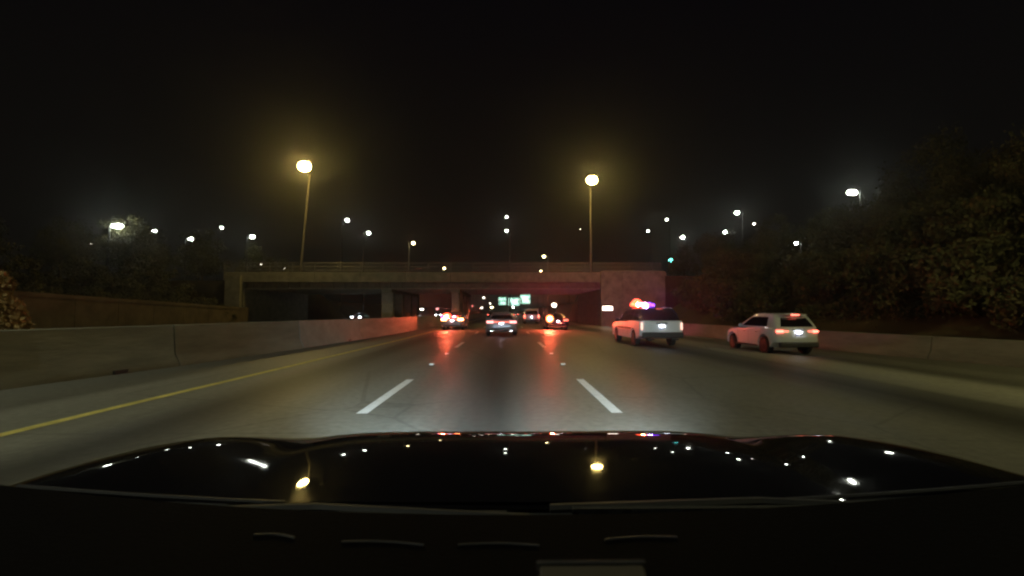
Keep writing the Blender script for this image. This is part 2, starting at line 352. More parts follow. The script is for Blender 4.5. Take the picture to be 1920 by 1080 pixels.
# fence on the parapets
for y in (BY + .14, BY + 20.14):
    x = XL - 2.5
    while x < XR + 8:
        MB().tube([(x, y - BY, 6.72), (x, y - BY, 7.95)], .035, 6).build('fence_post', M['galv'], br); x += 2.95
    for z in (6.95, 7.42, 7.92):
        MB().tube([(XL - 2.5, y - BY, z), (XR + 8, y - BY, z)], .03, 6).build('fence_rail', M['galv'], br)
b = MB(); x = XL - 2.5
while x < XR + 8: b.box((x, .14, 7.42), (.012, .012, 1.0)); x += .14
tag(b.build('fence_bars', M['galv'], br), kind='stuff')
for px in (-15.6, -6.65):
    p = MB().box((px, 10, 4.28), (1.3, 19.4, .44), ch=.03).build('pier_cap', M['concrete'], br)
    for k in range(4):
        MB().box((px, 1.2 + 5.8 * k, 1.95), (.95 if px > -10 else 1.5, 1.1, 4.24), ch=.05).build('pier_column', M['concrete_pale'] if k == 0 else M['concrete'], br)
# abutments and wing walls
bbox(XR, XR + 1.4, BY + .35, BY + 19.9, -.6, 5.5, 'abutment', M['concrete'])
bbox(XL - 1.4, XL, BY + .35, BY + 19.9, -.6, 5.5, 'abutment', M['concrete'])
for i in range(3): bbox(XR - .15 + 2.8 * i + .01, XR - .15 + 2.8 * (i + 1) - .01, BY - .5, BY - .02, -.8, 6.85, 'wing_wall_panel', M['concrete'], ch=.02)
bbox(XL - 2.0, XL - .05, BY - .5, BY - .02, -.8, 6.2, 'wing_wall_panel', M['concrete'], ch=.02)

# ------------------------------------------------------------------ lamps
_lens = {}
def lamp(px, py, Y, lens, size, label, name='street_lamp', pole_r=.09, arm=1.6, cat='street lamp', group='distant street lamps', base=None, lean=0, wide=1.4, pm=None, fwd=0):
    P = at(px, py, Y - fwd); P.y = Y
    if base is None:
        base = terrain_z(P.x, P.y) - .1 if (P.x > 13 or P.x < -34) else (6.7 if BY - .1 < P.y < BY + 20.2 else 0)
    s = 1 if P.x < 0 else -1
    root = empty(name, (P.x - s * arm, P.y, base), label=label, cat=cat, group=group)
    H = P.z - base
    pm = pm or M['galv']
    b = MB().tube([(lean, 0, 0), (lean * .4, 0, H * .6), (0, 0, H + .25)], [pole_r * 1.5, pole_r * 1.1, pole_r * .7], 8).build('pole', pm, root, smooth=40)
    if arm > .1: MB().tube([(0, 0, H + .1), (s * arm * .5, -fwd * .5, H + .28), (s * (arm - size * .4), -fwd, H + .2)], pole_r * .45, 6).build('arm', pm, root, smooth=40)
    hd = MB().box((s * arm, -fwd, H + size * .46), (size * wide * .9, size * .7, size * .22), ch=size * .08).build('lamp_housing', M['dark_steel'], root)
    MB().ball((s * arm, -fwd, H), (size * wide * .5, size * .42, size * .45), 16, 10).build('lens', lens, hd, smooth=180)
    return root
BRL = 'tall sodium lamps on the bridge'
lamp(571, 312, BY + .14, M['sodium'], 1.35, 'tall amber sodium lamp above the left part of the bridge', fwd=3.6, arm=.9, pm=M['lamp_pole'], group=BRL, base=6.7, lean=-.9, pole_r=.12, wide=1.15)
lamp(1110, 338, BY + .14, M['sodium'], 1.15, 'tall amber sodium lamp above the right end of the bridge', fwd=3.6, arm=.45, pm=M['lamp_pole'], group=BRL, base=6.7, pole_r=.12, wide=1.15)
# lamps of the same row that the car has just passed or is passing (they light the road and the banks)
for (x, y, z, l) in ((-14.0, -1, 12.5, 'tall amber sodium lamp on the median beside the car'), (22.5, 2, 13.5, 'tall amber sodium lamp on the right bank beside the car'), (22.5, 26, 13, None), (-12.5, 30, 13, None)):
    if l is None: continue
    root = empty('street_lamp', (x, y, -.7 if x > 0 else 0), label=l, cat='street lamp', group='sodium lamps along the motorway')
    s = 1 if x < 0 else -1
    MB().tube([(0, 0, 0), (0, 0, z)], [.14, .08], 8).build('pole', M['galv'], root)
    MB().tube([(0, 0, z - .1), (s * 1.2, 0, z + .25), (s * 2.0, 0, z + .22)], .04, 6).build('arm', M['galv'], root)
    h = MB().box((s * 2.3, 0, z + .28), (1.3, .7, .2), ch=.05).build('lamp_housing', M['dark_steel'], root)
    MB().ball((s * 2.3, 0, z + .02), (.6, .34, .24)).build('lens', M['sodium_near' if x < 0 else 'sodium_right'], h)
far = [  # px, py, distance, lens, size, what marks it out
 (220, 424, 70, 'led_bright', .9, 'bright wide white lamp above the trees on the far left', .14, 2.2),
 (290, 433, 95, 'led', .55, 'small white lamp just right of the brightest left lamp', .09, 1.9),
 (358, 448, 90, 'led', .75, 'white lamp low over the left trees, third bright one from the left', .09, 1.5),
 (416, 427, 130, 'led', .7, 'small white lamp high between two lower ones left of the bridge', .09, 1.2),
 (473, 444, 85, 'led', .7, 'white lamp just above the left end of the bridge', .09, 1.5),
 (171, 457, 62, 'led_dim', .3, 'faint white lamp among the trees under the bright left lamp', .07, 1.3),
 (651, 413, 110, 'led', .9, 'upper white lamp of the pair right of the left amber lamp', .09, 1.1),
 (691, 437, 112, 'led', .85, 'lower white lamp of the pair right of the left amber lamp', .09, 1.1),
 (490, 495, 130, 'led_dim', .6, 'faint lamp at the left end of the bridge railing', .07, 1.1),
 (534, 504, 135, 'led_dim', .6, 'faint lamp just over the bridge railing near its left end', .07, 1.1),
 (555, 545, 150, 'led_dim', .7, 'left of two faint lamps seen under the bridge at its left end', .07, 1.1),
 (590, 549, 160, 'led_dim', .7, 'right of two faint lamps seen under the bridge at its left end', .07, 1.1),
 (775, 456, 140, 'sodium_far', 1.0, 'small amber lamp on a lit pole over the middle left of the bridge', .16, 1.1),
 (833, 503, 200, 'sodium_far', .9, 'tiny amber lamp touching the bridge railing left of the middle', .12, 1.1),
 (1020, 481, 170, 'sodium_far', 1.1, 'small amber lamp on a short pole over the middle right of the bridge', .16, 1.1),
 (1014, 508, 220, 'sodium_far', .9, 'tiny amber lamp on the bridge railing below another amber one', .12, 1.1),
 (950, 407, 170, 'led', .8, 'upper of two white lamps standing over the bridge centre', .09, 1.1),
 (950, 433, 171, 'led', 1.0, 'lower of two white lamps standing over the bridge centre', .09, 1.1),
 (1215, 433, 160, 'led', .7, 'small white lamp right of the right amber lamp', .08, 1.1),
 (1250, 412, 150, 'led', .7, 'small white lamp high right of the right amber lamp', .08, 1.1),
 (1280, 445, 110, 'led_bright', .8, 'bright white lamp above the police car', .1, 1.1),
 (1360, 435, 115, 'led', 1.0, 'white lamp low left beside the nearest tree tops on the right', .1, 1.1),
 (1382, 399, 95, 'led_bright', .85, 'bright white lamp high over the tree edge right of centre', .1, 1.1),
 (1414, 420, 150, 'led_dim', .9, 'faint lamp peeping over the right trees beside a bright one', .08, 1.1),
 (1493, 456, 40, 'led', .30, 'small white lamp glowing in front of the right trees', .05, 1.1),
 (1598, 361, 62, 'led_bright', .85, 'brightest wide white lamp above the right hand trees', .14, 1.9),
 (1345, 494, 125, 'led_dim', .4, 'tiny lamp left of the dark trees on the right', .07, 1.1),
 (1088, 430, 250, 'led_dim', .5, 'tiny dim lamp left of the right amber lamp pole', .08, 1.1),
 (878, 541, 190, 'led_dim', .9, 'first of the lamps in line below the bridge right of the pier', .09, 1.1),
 (883, 547, 215, 'led_dim', 1.1, 'second of the lamps in line below the bridge right of the pier', .09, 1.1),
 (893, 549, 235, 'led_dim', 1.4, 'third and brightest of the lamps in line below the bridge', .09, 1.1),
 (907, 558, 300, 'led_dim', 1.3, 'fourth of the lamps in line below the bridge', .09, 1.1),
 (919, 569, 420, 'led_dim', 1.4, 'last and farthest of the lamps in line below the bridge', .09, 1.1),
 (1090, 535, 145, 'led_dim', .7, 'right one of three pinkish lamps under the right end of the bridge', .09, 1.1),
 (1076, 538, 156, 'led_dim', .8, 'middle one of three pinkish lamps under the right end of the bridge', .09, 1.1),
 (1062, 544, 176, 'led_dim', .8, 'left one of three pinkish lamps under the right end of the bridge', .09, 1.1),
 (781, 571, 170, 'sodium_far', .7, 'amber lamp low under the left half of the bridge', .08, 1.1),
 (791, 580, 175, 'led_dim', .8, 'wide low cream lamp under the left half of the bridge', .08, 2.2),
 (820, 579, 165, 'tail_pink', .9, 'pink lamp low to the left of the dazzling red car', .08, 1.3),
 (886, 574, 260, 'tail_pink', .9, 'small pink lamp right of the middle pier', .08, 1.1),
 (903, 577, 330, 'led_dim', 1.0, 'left of the low cream lamps in a row beside the signs', .08, 2.0),
 (922, 576, 330, 'sodium_far', .9, 'wide low cream lamp just left of the green signs', .08, 2.6),
 (962, 576, 300, 'led', .9, 'white lamp just below the middle green sign', .08, 1.1),
 (970, 549, 215, 'led_dim', 1.2, 'lone lamp above the green motorway signs', .09, 1.1),
]
for (px, py, Y, ln, sz, lab, pr, wd) in far:
    lamp(px, py, Y, M[ln], sz * .85, lab, pole_r=pr, wide=wd, arm=min(1.6, sz * 1.3), pm=M['galv'] if ln == 'sodium_far' else M['dark_steel'])
lamp(1039, 572, 118, M['wall_lamp'], 1.25, 'round pale lamp on a short pole under the right of the bridge', arm=.5, base=0, wide=1.0)
# green traffic signal over on the cross street
P = at(1257, 488, 100); r_ = empty('traffic_signal', (P.x, P.y, terrain_z(P.x, P.y) - .1), label='green traffic signal on a post above the police car', cat='traffic signal')
H = P.z - r_.location.z
MB().tube([(0, .2, 0), (0, .2, H + .8)], .07, 8).build('pole', M['dark_steel'], r_)
hs = MB().box((0, 0, H + .3), (.4, .3, 1.25), ch=.03).build('signal_head', M['dark_steel'], r_)
MB().ball((0, -.16, H), (.42, .1, .42), 20, 14).build('green_light', M['signal_green'], hs)
for k in (1, 2): MB().ball((0, -.14, H + .36 * k), (.12, .06, .12)).build('dark_light', M['glass'], hs)
# lit plate lamp on the right abutment
P = at(1139, 578, BY - .6); r_ = empty('wall_lamp', tuple(P), label='rectangular white lamp glowing low on the right end wall of the bridge', cat='wall lamp')
MB().box((0, .05, 0), (1.45, .2, .7), ch=.03).build('housing', M['dark_steel'], r_)
MB().box((0, -.07, .0), (1.25, .06, .5), ch=.02).build('lens', M['wall_lamp'], r_)

# ------------------------------------------------------------------ motorway signs on a gantry
GY = 205
g = empty('sign_gantry', (0, GY, 0), label='overhead gantry with three green motorway signs beyond the bridge', cat='sign')
for x in (-7.6, 14.5): MB().tube([(x, 0, -.5), (x, 0, 8.6)], .2, 10).build('post', M['galv'], g, smooth=40)
for z in (7.2, 8.2): MB().tube([(-7.6, 0, z), (14.5, 0, z)], .12, 8).build('beam', M['galv'], g, smooth=40)
b = MB()
for i in range(18): b.tube([(-7.4 + i * 1.2, 0, 7.2 + (i % 2)), (-6.2 + i * 1.2, 0, 8.2 - (i % 2))], .05, 5)
b.build('bracing', M['galv'], g)
for (x0, x1, y0, y1) in ((935, 949, 557.5, 572), (953, 974, 558.5, 573), (975.5, 994, 552.5, 569.5)):
    A = at(x0, y1, GY); B = at(x1, y0, GY); w = B.x - A.x; h = B.z - A.z; cx = (A.x + B.x) / 2; cz = (A.z + B.z) / 2
    p = MB().box((cx, -.35, cz), (w, .1, h), ch=.02).build('sign_panel', M['sign_green_glow'], g)
    b = MB()
    b.box((cx, -.408, cz + h * .5 - .18), (w - .3, .01, .1)).box((cx, -.408, cz - h * .5 + .18), (w - .3, .01, .1)).box((cx - w / 2 + .18, -.408, cz), (.1, .01, h - .4)).box((cx + w / 2 - .18, -.408, cz), (.1, .01, h - .4))
    b.build('sign_border', M['sign_white_glow'], p)
    for k in range(3):
        b = MB(); ww = w * (.78 - .12 * (k == 1)); n = int(ww / .42); z = cz + h * (.25 - .25 * k)
        for i in range(n):
            if random.random() > .1: b.box((cx - ww / 2 + (i + .5) * ww / n, -.409, z), (ww / n * .78, .01, h * .17))
        b.build('sign_legend', M['sign_white_glow'], p)
# ------------------------------------------------------------------ trees
def crown_mesh(seed, w, h, mname, nb=64, nl=150, ls=.115):
    rnd = random.Random(seed); V = []; Fc = []
    for i in range(nb):
        while True:
            p = Vector((rnd.uniform(-1, 1), rnd.uniform(-1, 1), rnd.uniform(-1, 1)))
            if p.length < 1 and (p.length > .35 or rnd.random() < .3): break
        c = Vector((p.x * w * .5 * (1 - .25 * p.z), p.y * w * .5 * (1 - .25 * p.z), h * .62 + p.z * h * .38))
        c += Vector((noise.noise(c * .4 + Vector((seed, 0, 0))), noise.noise(c * .4 + Vector((0, seed, 0))), noise.noise(c * .4 + Vector((0, 0, seed))))) * w * .22
        rb = rnd.uniform(.09, .19) * w
        for j in range(nl):
            d = Vector((rnd.gauss(0, 1), rnd.gauss(0, 1), rnd.gauss(0, .8))).normalized() * rb * rnd.uniform(.35, 1.1)
            q = c + d; s = ls * rnd.uniform(.6, 1.5)
            a = Vector((rnd.gauss(0, 1), rnd.gauss(0, 1), rnd.gauss(0, 1))).normalized(); t = a.cross(Vector((rnd.gauss(0, 1), rnd.gauss(0, 1), rnd.gauss(0, 1)))).normalized()
            n = len(V); V += [q - a * s, q + t * s * .5, q + a * s, q - t * s * .5]; Fc.append((n, n + 1, n + 2, n + 3))
    me = bpy.data.meshes.new('crown'); me.from_pydata([tuple(v) for v in V], [], Fc); me.materials.append(M[mname]); return me
def trunk_mesh(seed, w, h):
    rnd = random.Random(seed + 100); b = MB()
    b.tube([(0, 0, -.6), (rnd.uniform(-.1, .1), 0, h * .3), (rnd.uniform(-.3, .3), rnd.uniform(-.3, .3), h * .75)], [h * .028, h * .02, h * .006], 8)
    for k in range(7):
        a = k * 2.4 + rnd.random(); z = h * rnd.uniform(.22, .5); r = w * rnd.uniform(.28, .42)
        b.tube([(0, 0, z), (math.cos(a) * r * .5, math.sin(a) * r * .5, z + h * .14), (math.cos(a) * r, math.sin(a) * r, z + h * .3)], [h * .012, h * .008, h * .003], 6)
    return b.mesh('trunk', M['bark'], 60)
kinds = [(crown_mesh(1, 7.5, 9.5, 'leaf'), trunk_mesh(1, 7.5, 9.5)), (crown_mesh(2, 6.2, 10.5, 'leaf'), trunk_mesh(2, 6.2, 10.5)), (crown_mesh(3, 8.5, 8.6, 'leaf'), trunk_mesh(3, 8.5, 8.6)), (crown_mesh(4, 6.5, 8, 'leaf_green'), trunk_mesh(4, 6.5, 8))]
def tree(x, y, k, s, label, group, z=None):
    root = empty('tree', (x, y, (terrain_z(x, y) if z is None else z)), rz=random.uniform(0, 6.28), label=label, cat='tree', group=group)
    root.scale = (s, s, s * random.uniform(.92, 1.1))
    for nm, me in (('crown', kinds[k][0]), ('trunk', kinds[k][1])):
        o = bpy.data.objects.new(nm, me); COL.objects.link(o); o.parent = root
RT = 'dim brown trees on the right bank'; LT = 'dark trees on the left bank'
right_trees = [(33, 84, 0, .75), (37, 80, 2, .9), (42, 86, 0, 1.0), (46, 78, 1, 1.05), (40, 70, 2, .8), (50, 70, 0, 1.1), (53, 80, 2, 1.2), (44, 62, 1, .9), (52, 60, 0, 1.12), (36, 60, 2, .6), (58, 66, 1, 1.2), (38, 50, 2, .75), (46, 52, 0, 1.1), (54, 50, 1, 1.15), (61, 54, 2, 1.2), (35, 42, 2, .62), (41, 42, 0, 1.1), (48, 42, 1, 1.05), (56, 42, 0, 1.15), (36, 34, 2, .75), (42, 33, 1, .95), (50, 33, 0, 1.1), (34, 26, 0, .8), (41, 24, 1, .95), (33, 70, 2, .62), (31, 52, 2, .45), (60, 84, 0, 1.2)]
for i, (x, y, k, s) in enumerate(right_trees): tree(x, y, k, s, 'dim brown leafy tree in the mass covering the right bank', RT)
P = at(1660, 390, 58); tree(P.x, P.y, 3, .8, 'pale green tree top lit by the brightest lamp on the right', RT, z=P.z - 6.0)
left_trees = [(-62, 52, 0, 1.0), (-70, 58, 1, 1.15), (-56, 60, 2, .9), (-52, 66, 0, .8), (-60, 72, 1, 1.1), (-50, 76, 2, .8), (-66, 44, 2, 1.1), (-47, 62, 2, .5), (-55, 44, 2, .7), (-48, 88, 0, .9), (-56, 84, 1, 1.1), (-44, 92, 2, .8), (-64, 80, 0, 1.2), (-40, 96, 2, .65), (-50, 52, 2, .6), (-74, 46, 0, 1.3), (-60, 36, 1, 1.0)]
for (x, y, k, s) in left_trees: tree(x, y, k, s, 'very dark leafy tree on the left bank beyond the retaining wall', LT)
P = at(262, 458, 68); tree(P.x, P.y, 3, .7, 'greenish tree lit from above by the bright far left lamp', LT, z=P.z - 5.4)
P = at(412, 520, 56); tree(P.x, P.y, 3, .45, 'small greenish tree beside the left end wall of the bridge', LT)
sm_me = crown_mesh(9, 4.6, 3.6, 'leaf', nb=26, nl=110, ls=.12)
def bush(x, y, s, label, group):
    root = empty('bush', (x, y, terrain_z(x, y) - .5 * s), rz=random.uniform(0, 6.28), label=label, cat='bush', group=group); root.scale = (s, s, s)
    o = bpy.data.objects.new('leaves', sm_me); COL.objects.link(o); o.parent = root
    o = bpy.data.objects.new('stem', bush_stem); COL.objects.link(o); o.parent = root
b = MB()
for k in range(6): a = k * 1.05; b.tube([(0, 0, 0), (math.cos(a) * .6, math.sin(a) * .6, 1.3), (math.cos(a) * 1.3, math.sin(a) * 1.3, 2.5)], [.06, .04, .015], 5)
bush_stem = b.mesh('stem', M['bark'])
for i in range(64):
    y = 17 + (i * 37 % 64) * .64; x = right_x(y) + 6.5 + (i * 5 % 13) * 1.05 + random.uniform(-.5, .5)
    bush(x, y, random.uniform(.7, 1.15), 'dim brown bush low on the right bank below the trees', 'brush on the right bank')
for i in range(34):
    y = 22 + (i * 11 % 34) * 1.15; x = -37.5 - (i * 5 % 9) * 1.4 + random.uniform(-.5, .5)
    bush(x, y, random.uniform(.7, 1.1), 'very dark bush above the retaining wall on the far left', 'brush on the left bank')
for x, y, q in ((-38.2, 57, 1.0), (-40.5, 58, 1.2), (-43.5, 57, 1.2), (-47, 58, 1.3), (-37.5, 54, .8)): bush(x, y, q, 'very dark bush above the retaining wall on the far left', 'brush on the left bank')
# dark hedge above the right barrier
def hedge(x0, y0, x1, y1, n, h, name, label, m, ls=.1, cnt=9000, w=1.3, seed=5, zf=None):
    rnd = random.Random(seed); V = []; Fc = []
    cx, cy = (x0 + x1) / 2, (y0 + y1) / 2; cz = (zf or terrain_z)(cx, cy)
    for i in range(cnt):
        t = rnd.random(); x = x0 + (x1 - x0) * t + rnd.gauss(0, w * .4); y = y0 + (y1 - y0) * t + rnd.gauss(0, w * .3)
        hh = h * (.7 + .5 * noise.noise(Vector((x * .6, y * .6, 3)))); z = (zf or terrain_z)(x, y) + hh * rnd.random() ** .7
        a = Vector((rnd.gauss(0, 1), rnd.gauss(0, 1), rnd.gauss(0, 1))).normalized(); u = a.cross(Vector((rnd.gauss(0, 1), rnd.gauss(0, 1), .2))).normalized(); s = ls * rnd.uniform(.5, 1.5)
        q = Vector((x - cx, y - cy, z - cz)); k = len(V); V += [q - a * s, q + u * s * .5, q + a * s, q - u * s * .5]; Fc.append((k, k + 1, k + 2, k + 3))
    me = bpy.data.meshes.new('leaves'); me.from_pydata([tuple(v) for v in V], [], Fc); me.materials.append(m)
    root = empty(name, (cx, cy, cz), label=label, cat='shrub' if name == 'shrub' else 'hedge')
    o = bpy.data.objects.new('leaves', me); COL.objects.link(o); o.parent = root
    b = MB()
    for k in range(n):
        t = (k + .5) / n; x = x0 + (x1 - x0) * t; y = y0 + (y1 - y0) * t; z = (zf or terrain_z)(x, y)
        b.tube([(x - cx, y - cy, z - cz - .15), (x - cx + .1, y - cy, z - cz + h * .7)], [.05, .02], 5)
    b.build('stem', M['bark'], root)
    return root
hedge(22.5, 34, 27, 10, 14, 1.1, 'hedge', 'low dark hedge just above the right barrier', M['leaf'], cnt=14000, w=1.6)
# lumpy tan shrub leaning over the median barrier at the left edge
sh = empty('shrub', (-12.6, 11.6, 0), label='tan lumpy shrub lit amber at the left edge beyond the barrier', cat='shrub')
rnd = random.Random(3); V = []; Fc = []
lobes = [((0, 0, 1.0), .62), ((.18, 0, .75), .6), ((-.3, 0, 1.35), .5), ((-.15, 0, 2.1), .36), ((.05, 0, 1.45), .42), ((-.5, 0, .8), .6), ((-.4, 0, 2.25), .35)]
for (c, r) in lobes:
    for j in range(1300):
        d = Vector((rnd.gauss(0, 1), rnd.gauss(0, 1), rnd.gauss(0, 1))).normalized() * r * rnd.uniform(.6, 1.05); q = Vector(c) + d; s = .05 * rnd.uniform(.6, 1.5)
        a = Vector((rnd.gauss(0, 1), rnd.gauss(0, 1), rnd.gauss(0, 1))).normalized(); t = a.cross(Vector((rnd.gauss(0, 1), .3, rnd.gauss(0, 1)))).normalized()
        n = len(V); V += [q - a * s, q + t * s * .6, q + a * s, q - t * s * .6]; Fc.append((n, n + 1, n + 2, n + 3))
me = bpy.data.meshes.new('leaves'); me.from_pydata([tuple(v) for v in V], [], Fc); me.materials.append(M['leaf_tan']); o = bpy.data.objects.new('leaves', me); COL.objects.link(o); o.parent = sh
MB().tube([(0, 0, -.1), (-.1, 0, 1.2), (-.2, 0, 2.1)], [.07, .05, .02], 6).tube([(0, 0, .3), (.2, 0, 1.0)], [.04, .02], 5).build('stem', M['bark'], sh)

# ------------------------------------------------------------------ cars
def lower(prof, zb, wheels, ra, W, rnd_y=.2, rnd_z=.07, corner=.35):
    """body shell below the windows: side outline swept across with rounded shoulders; prof runs rear-bottom over the top to front-bottom"""
    pts = list(prof)
    for (wy, wz) in sorted(wheels, reverse=True):
        a0 = math.asin(max(-1, min(1, (zb - wz) / ra)))
        for k in range(11):
            a = a0 + (math.pi - 2 * a0) * k / 10; pts.append((wy + ra * math.cos(a), wz + ra * math.sin(a)))
    npf = len(prof); yc = (min(p[0] for p in prof) + max(p[0] for p in prof)) / 2; hl = max(p[0] for p in prof) - yc; zm = zb + .35
    rows = []
    for f in (-1, -.985, -.95, -.88, -.75, -.5, 0, .5, .75, .88, .95, .985, 1):
        x = f * W; t = max(0, (abs(x) - (W - corner)) / corner); iy = rnd_y * t ** 2.6; iz = rnd_z * max(0, (abs(f) - .8) / .2) ** 2.5
        row = []
        for i, (y, z) in enumerate(pts):
            if i < npf:
                u = (y - yc) / hl; y2 = y - iy * u ** 5 if abs(u) > .5 else y
                z2 = z - iz * max(0, (z - zm)) / .5 if z > zm else z
            else: y2, z2 = y, z
            row.append((x, y2, z2))
        rows.append(row)
    b = MB(); n = len(rows); m = len(pts)
    b.add([p for r in rows for p in r], [(i * m + j, i * m + (j + 1) % m, (i + 1) * m + (j + 1) % m, (i + 1) * m + j) for i in range(n - 1) for j in range(m)])
    b.f.append(tuple(range(m))); b.f.append(tuple((n - 1) * m + k for k in range(m)))
    return b
NS, NR, NC = 15, 7, 4
def ring(yr, yf, w, rc, z, bow=.05):
    P = []
    for i in range(NR): t = -1 + 2 * i / (NR - 1); P.append((t * (w - rc), yr - bow * (1 - t * t), z))
    for i in range(1, NC): a = R(-90 + 90 * i / NC); P.append((w - rc + rc * math.cos(a), yr + rc + rc * math.sin(a), z))
    for i in range(NS): t = i / (NS - 1); P.append((w + .01 * math.sin(math.pi * t), yr + rc + (yf - yr - 2 * rc) * t, z))
    for i in range(1, NC): a = R(90 * i / NC); P.append((w - rc + rc * math.cos(a), yf - rc + rc * math.sin(a), z))
    for i in range(NR): t = 1 - 2 * i / (NR - 1); P.append((t * (w - rc), yf + bow * 2 * (1 - t * t), z))
    for i in range(1, NC): a = R(90 + 90 * i / NC); P.append((-(w - rc) + rc * math.cos(a), yf - rc + rc * math.sin(a), z))
    for i in range(NS): t = 1 - i / (NS - 1); P.append((-(w + .01 * math.sin(math.pi * t)), yr + rc + (yf - yr - 2 * rc) * t, z))
    for i in range(1, NC): a = R(180 + 90 * i / NC); P.append((-(w - rc) + rc * math.cos(a), yr + rc + rc * math.sin(a), z))
    return P
IR0 = 0; IS0 = NR + NC - 1; IF0 = IS0 + NS + NC - 1; IL0 = IF0 + NR + NC - 1
def cabin(zb, zr, b0, b1, w0, w1, rc=.14):
    """b0 = (rear, front) at the belt, b1 = at the roof edge"""
    T = [0, .12, .34, .6, .84, 1.0]; rings = []
    for t in T:
        k = t ** 1.12
        rings.append(ring(b0[0] + (b1[0] - b0[0]) * k, b0[1] + (b1[1] - b0[1]) * t, w0 + (w1 - w0) * t + .02 * math.sin(math.pi * t), rc, zb + (zr - zb) * t))
    for ins, dz in ((.03, .03), (.09, .055), (.22, .075), (.42, .085)):
        rings.append(ring(b1[0] + ins * 1.1, b1[1] - ins * 1.1, w1 - ins, max(.04, rc - ins * .3), zr + dz))
    ym = (b1[0] + b1[1]) / 2; hh = (b1[1] - b1[0]) / 2
    out = []
    for i, r in enumerate(rings):
        t = T[i] if i < len(T) else 1
        out.append([(x, y, z - .05 * t * t * min(1.4, ((y - ym) / hh) ** 2) + .02 * t) for x, y, z in r])
    return out
def cabin_mesh(rings):
    b = MB(); n = len(rings[0]); b.add([p for r in rings for p in r], [(i * n + j, i * n + (j + 1) % n, (i + 1) * n + (j + 1) % n, (i + 1) * n + j) for i in range(len(rings) - 1) for j in range(n)])
    b.f.append(tuple((len(rings) - 1) * n + k for k in range(n))); return b
def pane(rings, r0, r1, c0, c1, eps=.007):
    n = len(rings[0]); cen = Vector((0, sum(p[1] for p in rings[0]) / n, rings[0][0][2]))
    P = []
    for r in range(r0, r1 + 1):
        row = []
        for c in range(c0, c1 + 1):
            a = Vector(rings[r][c % n]); u = Vector(rings[r][(c + 1) % n]) - Vector(rings[r][(c - 1) % n]); v = Vector(rings[min(r + 1, 5)][c % n]) - Vector(rings[max(r - 1, 0)][c % n])
            nn = u.cross(v).normalized()
            if nn.dot(a - cen) < 0: nn = -nn
            row.append(a + nn * eps)
        P.append(row)
    b = MB(); b.grid(P); return b
def wheel(x, y, r, root, side, w=.24):
    b = MB(); b.lathe_x((0, 0, 0), [(-w / 2, r * .62), (-w / 2, r * .93), (-w * .36, r), (w * .36, r), (w / 2, r * .93), (w / 2, r * .62)], 26)
    t = b.build('wheel', M['tyre'], root, smooth=40); t.location = (x, y, r)
    b = MB(); s = side; o = s * (w / 2 + .006)
    b.lathe_x((o - s * .03, 0, 0), [(-.02, r * .66), (.02, r * .66)], 24)
    rim = b.build('rim', M['dark_steel'], t)
    b = MB()
    for k in range(5):
        a = R(72 * k); c = Vector((o, math.cos(a) * r * .34, math.sin(a) * r * .34))
        n0 = len(b.v); b.box((0, 0, 0), (.03, r * .58, r * .13)); Mx = Matrix.Rotation(a, 3, 'X')
        b.v[n0:] = [tuple(Mx @ Vector(p) + c) for p in b.v[n0:]]
    b.lathe_x((o, 0, 0), [(-.01, r * .67), (.014, r * .64), (.014, r * .58), (-.01, r * .56)], 24); b.ball((o, 0, 0), (.03, r * .14, r * .14), 10, 6)
    b.build('spokes', M['rim'], t, smooth=30)
def plate(root, y, z, txt=True, w=.31):
    p = MB().box((0, y, z), (w, .015, .16), ch=.006).build('licence_plate', M['plate'], root)
    b = MB()
    for k in range(7):
        if k != 3: b.box((-.105 + .035 * k, y - .009, z - .005), (.022, .003, .07))
    b.build('plate_characters', M['plate_ink'], p)
    MB().box((0, y - .035, z + .115), (.22, .04, .02), ch=.004).build('plate_lamp', M['plate_lamp'], root)
def mirrors(root, x, y, z, m):
    for s in (-1, 1): MB().ball((s * (x + .11), y, z), (.12, .07, .09), 10, 6).box((s * (x + .02), y + .01, z - .05), (.1, .05, .04)).build('side_mirror', m, root, smooth=40)
def setwheels(root, W, ys, r):
    for y in ys:
        for s in (-1, 1): wheel(s * (W - .13), y, r, root, s)

